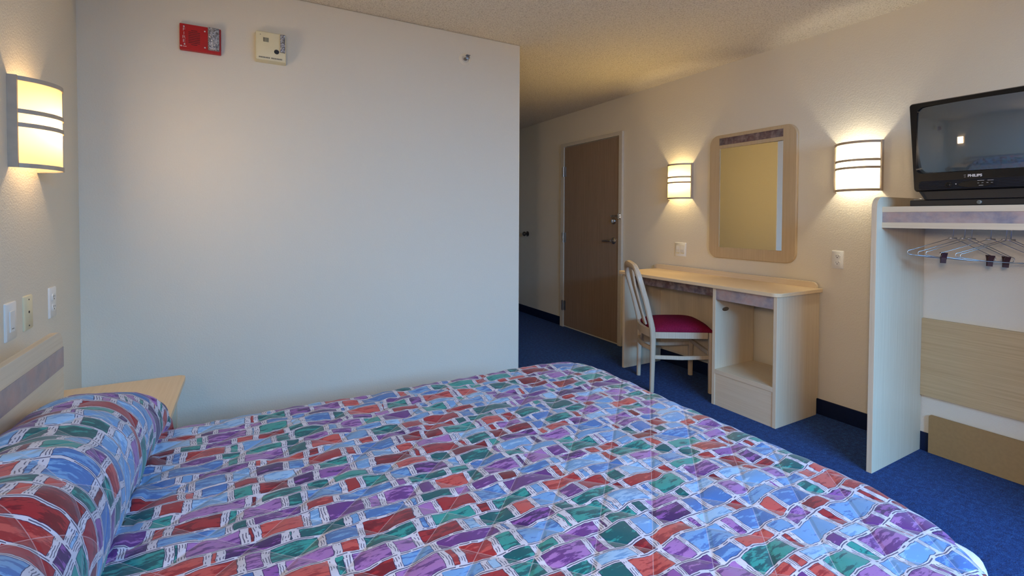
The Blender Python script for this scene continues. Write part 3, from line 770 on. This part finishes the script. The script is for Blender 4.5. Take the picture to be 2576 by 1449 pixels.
L = [P3(0.085, outl(0.232, 0.210, FZ0, FZ1-0.004, 0.012)), P3(0.19, outl(0.215, 0.20, FZ0, FZ1-0.02, 0.03)), P3(0.26, outl(0.15, 0.15, FZ0+0.02, FZ1-0.06, 0.04)), P3(0.40, outl(0.11, 0.11, FZ0+0.05, FZ1-0.12, 0.03))]
loft(bm, L); obj('rear_casing', bm, M['black_plastic'], t, smooth=True)
bm = NB(); L = [[(x, y, z) for x, y in rrect(0.020, 0.21, -0.195, 0.195, 0.02, 4)] for z in (0.0005, 0.044)]
loft(bm, [[(x, y*(0.93 if z < .01 else 1.06), z) for x, y, z in l] for l in L]); obj('foot', bm, M['black_plastic'], t, bevel=0.003)
bm = NB(); n = 24; V = []
for i in range(n+1):
    row = []
    for j in range(n+1):
        a, b = -1+2*i/n, -1+2*j/n
        # squircle map into rounded rectangle
        y = a*0.2035; z = 0.275+b*0.1515
        m_ = max(abs(a), abs(b)); 
        if abs(a) > 0.88 and abs(b) > 0.80:
            ca, cb = (abs(a)-0.88)/0.12, (abs(b)-0.80)/0.20; k = max(ca, cb)/max(1e-6, math.hypot(ca, cb)); y = math.copysign((0.88+0.12*ca*k)*0.2035, a); z = 0.275+math.copysign((0.80+0.20*cb*k)*0.1515, b)
        R = 0.95; x = 0.0165 - (math.sqrt(R*R-0)-0) + math.sqrt(max(0, R*R)) ; x = 0.0190 - (math.sqrt(R*R-y*y-(z-0.275)**2)-math.sqrt(R*R-0.205**2-0.153**2)) - 0.052*(z-0.275)
        row.append(bm.verts.new((x, y, z)))
    V.append(row)
for i in range(n):
    for j in range(n): bm.faces.new((V[i][j], V[i+1][j], V[i+1][j+1], V[i][j+1]))
obj('screen', bm, M['crt'], t, smooth='all', label='dark grey curved glass screen')
bm = NB(); prism(bm, rrect(-0.190, 0.190, 0.046, 0.086, 0.012, 4), 'x', -0.0035, 0.002); pn = obj('control_panel', bm, M['grill'], t, smooth=True)
bm = NB(); prism(bm, [(0.055*math.cos(2*PI*i/32), 0.064+0.014*math.sin(2*PI*i/32)) for i in range(32)], 'x', -0.0055, -0.003)
shift(bm, (0, -0.005, 0)); obj('oval_cover', bm, M['black_gloss'], pn, smooth=True)
bm = NB(); lathe(bm, (-0.003, 0.083, 0.064), (-1,0,0), [(0.0115, 0), (0.0115, 0.003), (0.009, 0.003), (0.009, 0.0015), (0.0, 0.0015)], 24); lathe(bm, (-0.003, 0.083, 0.064), (-1,0,0), [(0.0082, 0), (0.0082, 0.004), (0.006, 0.0055), (0.0, 0.0055)], 24); obj('power_button', bm, M['black_gloss'], pn, smooth=True)
bm = NB(); cyl(bm, (-0.003, 0.058, 0.067), (-1,0,0), 0.0022, 0.001, 10); obj('indicator', bm, M['silver_ink'], pn)
for k in range(4):
    bm = NB(); prism(bm, [(0.0062*math.cos(2*PI*i/20), 0.0055*math.sin(2*PI*i/20)) for i in range(20)], 'x', -0.0075, -0.003); yk = -0.0165-0.0135*k-(0.002 if k > 1 else 0)
    shift(bm, (0, yk, 0.066)); bt = obj('button', bm, M['black_gloss'], pn, smooth=True)
    bm = NB(); box(bm, -0.0079, -0.0074, yk-0.003, yk+0.003, 0.0665, 0.0675); obj('button_mark', bm, M['silver_ink'], bt)
bm = NB()
for y0, y1, z in ((-0.034, -0.013, 0.0765), (-0.063, -0.045, 0.0765), (-0.032, -0.018, 0.0565)): box(bm, -0.0061, -0.0034, y0, y1, z, z+0.0012)
obj('button_caption', bm, M['silver_ink'], pn)
# letters face -x, read towards -y
TVT = Matrix(((0, 0, -1, 0), (-1, 0, 0, 0), (0, 1, 0, 0), (0, 0, 0, 1)))
text_mesh('brand_lettering', 'PHILIPS', 0.0150, M['silver_ink'], t, Matrix.Translation((-0.0012, -0.003, 0.100)) @ TVT, 0.0008, 0.98, 0.0006, 0.98, label='silver lettering')
bm = NB(); box(bm, -0.002, 0.0, 0.026, 0.033, 0.1035, 0.1045); box(bm, -0.002, 0.0, 0.026, 0.032, 0.0955, 0.0965); obj('brand_mark', bm, M['silver_ink'], t)

# ------------------------------------------------------------------ bed, headboard, bedspread
HX, HYC = -0.490, 1.045
t = thing('bed', 'wide bed with a pale wood headboard crossed by a mauve marbled stripe', 'bed', (0,0,0))
bm = NB(); prism(bm, rrect(0.140, 1.951, 0.25, 0.905, (0.045, 0.045, 0.001, 0.001), 8), 'x', HX-0.019, HX); hb = obj('headboard', bm, M['wood_y'], t, bevel=0.002)
bm = NB(); box(bm, HX-0.001, HX+0.0012, 0.1405, 1.9505, 0.792, 0.853); obj('accent_stripe', bm, M['marble'], hb, label='grey mauve marbled stripe')
bm = NB(); prism(bm, rrect(HX+0.012, 1.30, 0.34, 1.74, 0.06, 6), 'z', 0.31, 0.585); obj('mattress', bm, M['white_plastic'], t, bevel=0.02)
bm = NB(); box(bm, HX-0.0, 1.24, 0.40, 1.68, 0.0, 0.31); obj('bed_base', bm, M['hardboard'], t)

ZT = 0.598; RHO = 0.075; DROP = 0.50
X1, Y0, Y1 = 1.318, 0.325, 1.770         # flat core of the top
RN, RF = 0.30, 0.10                    # corner radii of the core: near foot, far foot
PXC, PA, PZC, PZR = -0.358, 0.130, 0.085, 0.180
PYC, PYH = 1.045, 0.845
def edge(s, tt):
    """(s,tt) cloth coordinate -> nearest core point, outward dir, distance"""
    cx, cy = min(s, X1), min(max(tt, Y0), Y1)
    R, ky = (RN, Y0) if tt < (Y0+Y1)/2 else (RF, Y1)
    sg = -1 if ky == Y0 else 1
    ccx, ccy = X1-R, ky-sg*R
    if s > ccx and sg*(tt-ccy) > 0:
        dx, dy = s-ccx, tt-ccy; d = math.hypot(dx, dy)
        if d <= R: return s, tt, 0, 0, 0
        return ccx+dx/d*R, ccy+dy/d*R, dx/d, dy/d, d-R
    dx, dy = s-cx, tt-cy; d = math.hypot(dx, dy)
    if d < 1e-9: return s, tt, 0, 0, 0
    return cx, cy, dx/d, dy/d, d
def fold(d):
    """outward offset and drop for arc distance d past the core"""
    q = RHO*PI/2
    if d < q: a = d/RHO; return RHO*math.sin(a), RHO*(1-math.cos(a))
    return RHO+0.02*math.sin(min(1, (d-q)/0.3)*PI/2), RHO+(d-q)
def quilt(s, tt):
    a = ((s-tt)/math.sqrt(2)-QA)/QS1; b = ((s+tt)/math.sqrt(2)-QB)/QS2
    da = abs(a-round(a))*QS1; db = abs(b-round(b))*QS2; d = min(da, db)
    return 0.0050*(1-math.exp(-(d/0.021)**2))
def path(tt):
    """(x, z above cloth level, u) samples across the bed, head to foot"""
    k = 1-abs((tt-PYC)/PYH)**4
    k = max(k, 0)**0.8*0.85
    xs = []
    if k > 0.02:
        a_s = math.radians(186); a_e = math.radians(-27); n = 60
        for i in range(n+1):
            a = a_s+(a_e-a_s)*i/n
            ca, sa = math.cos(a), math.sin(a)
            x = PXC+PA*math.copysign(abs(ca)**0.85, ca)*(1.28-0.28*k)
            z = (PZC+PZR*math.copysign(abs(sa)**0.9, sa))*k
            xs.append((x, max(z, 0.0)))
    else:
        for i in range(61): xs.append((HX+0.004+(PXC+PA-HX)*i/60, 0.0))
    xe = xs[-1][0]; m_ = 190
    for i in range(1, m_+1): xs.append((xe+(X1-xe)*i/m_, 0.004*math.exp(-i/6)*k))
    acc = [0.0]
    for p, q in zip(xs, xs[1:]): acc.append(acc[-1]+math.hypot(q[0]-p[0], q[1]-p[1]))
    tot = acc[-1]
    return [(x, z, X1-(tot-a)) for (x, z), a in zip(xs, acc)]
rows = []; TS = []
tt = Y0-DROP+0.02
while tt < Y1+DROP: TS.append(tt); tt += 0.0105
nd = 48
bm = NB(); uvl = bm.loops.layers.uv.new('UVMap'); UV = {}
for tt in TS:
    row = []; pp = path(tt); pts = [(x, z, u) for x, z, u in pp] + [(X1+DROP*i/nd, 0.0, X1+DROP*i/nd) for i in range(1, nd+1)]
    for x, z, u in pts:
        cx, cy, nx, ny, d = edge(x, tt); off, dr = fold(d)
        pf = max(0.0, 1-abs((tt-PYC)/PYH)**5)
        q = quilt(u, tt)*(1 if d < 0.3 else 0.5)
        nz = mnoise.noise(Vector((u*3.0, tt*3.0, 0)))*0.006 + mnoise.noise(Vector((u*9.0, tt*9.0, 4)))*0.003
        bulge = 0.012*(1-math.exp(-max(0, X1-x)*4))
        gx = 0
        if z > 0.002:
            e = math.exp(-max(0, (PYC+PYH-0.02-tt))/0.10)
            z += 0.016*e*math.sin(tt*130+u*14)*min(1, z/0.05) + 0.006*math.sin(tt*34+math.sin(u*5)*1.5)
            e2 = 0.005*mnoise.noise(Vector((u*6, tt*10, 8)))
            z += e2
        side = 0.012*math.sin(tt*22+x*9)*min(1, max(0, (d-0.12)/0.3)) + 0.016*math.sin(x*19+tt*15)*min(1, max(0, (d-0.12)/0.3))
        px = cx+nx*(off+side+q*min(1, d/RHO)); py = cy+ny*(off+side+q*min(1, d/RHO))
        zz = ZT+bulge*0+nz+z-dr+q*(1-min(1, d/RHO))
        if x < HX+0.002 and d == 0: px = HX+0.002
        v_ = bm.verts.new((max(px, HX+0.002), py, max(zz, 0.10))); UV[v_] = (u, tt); row.append(v_)
    rows.append(row)
for a, b in zip(rows, rows[1:]):
    for i in range(len(a)-1):
        f = bm.faces.new((a[i], a[i+1], b[i+1], b[i]))
        for lp in f.loops: lp[uvl].uv = UV[lp.vert]
me = bpy.data.meshes.new('bedspread'); bm.to_mesh(me); bm.free()
o = bpy.data.objects.new('bedspread', me); COL.objects.link(o); me.materials.append(M['bedspread'])
for p in me.polygons: p.use_smooth = True
sub = o.modifiers.new('thickness', 'SOLIDIFY'); sub.thickness = 0.006; sub.offset = -1
tag(o, 'quilted patchwork bedspread in blue, teal, purple and red, tucked over the pillows', 'bedspread')

# ------------------------------------------------------------------ nightstand
t = thing('nightstand', 'small pale wood nightstand with a rounded corner behind the pillows', 'nightstand', (0,0,0))
bm = NB(); prism(bm, rrect(XA+0.012, -0.232, 1.985, 2.556, (0.03, 0.001, 0.001, 0.03), 8), 'z', 0.530, 0.550); obj('nightstand_top', bm, M['top'], t, bevel=0.002)
for y0 in (2.50, 2.02):
    bm = NB(); box(bm, XA+0.012, -0.262, y0, y0+0.02, 0, 0.530); obj('side_panel', bm, M['wood_z'], t)
bm = NB(); box(bm, XA+0.012, -0.27, 2.04, 2.50, 0.20, 0.22); obj('shelf', bm, M['wood_y'], t)
bm = NB(); box(bm, XA+0.012, XA+0.028, 2.00, 2.50, 0.550, 0.63); obj('splash_panel', bm, M['wood_y'], t, bevel=0.001)
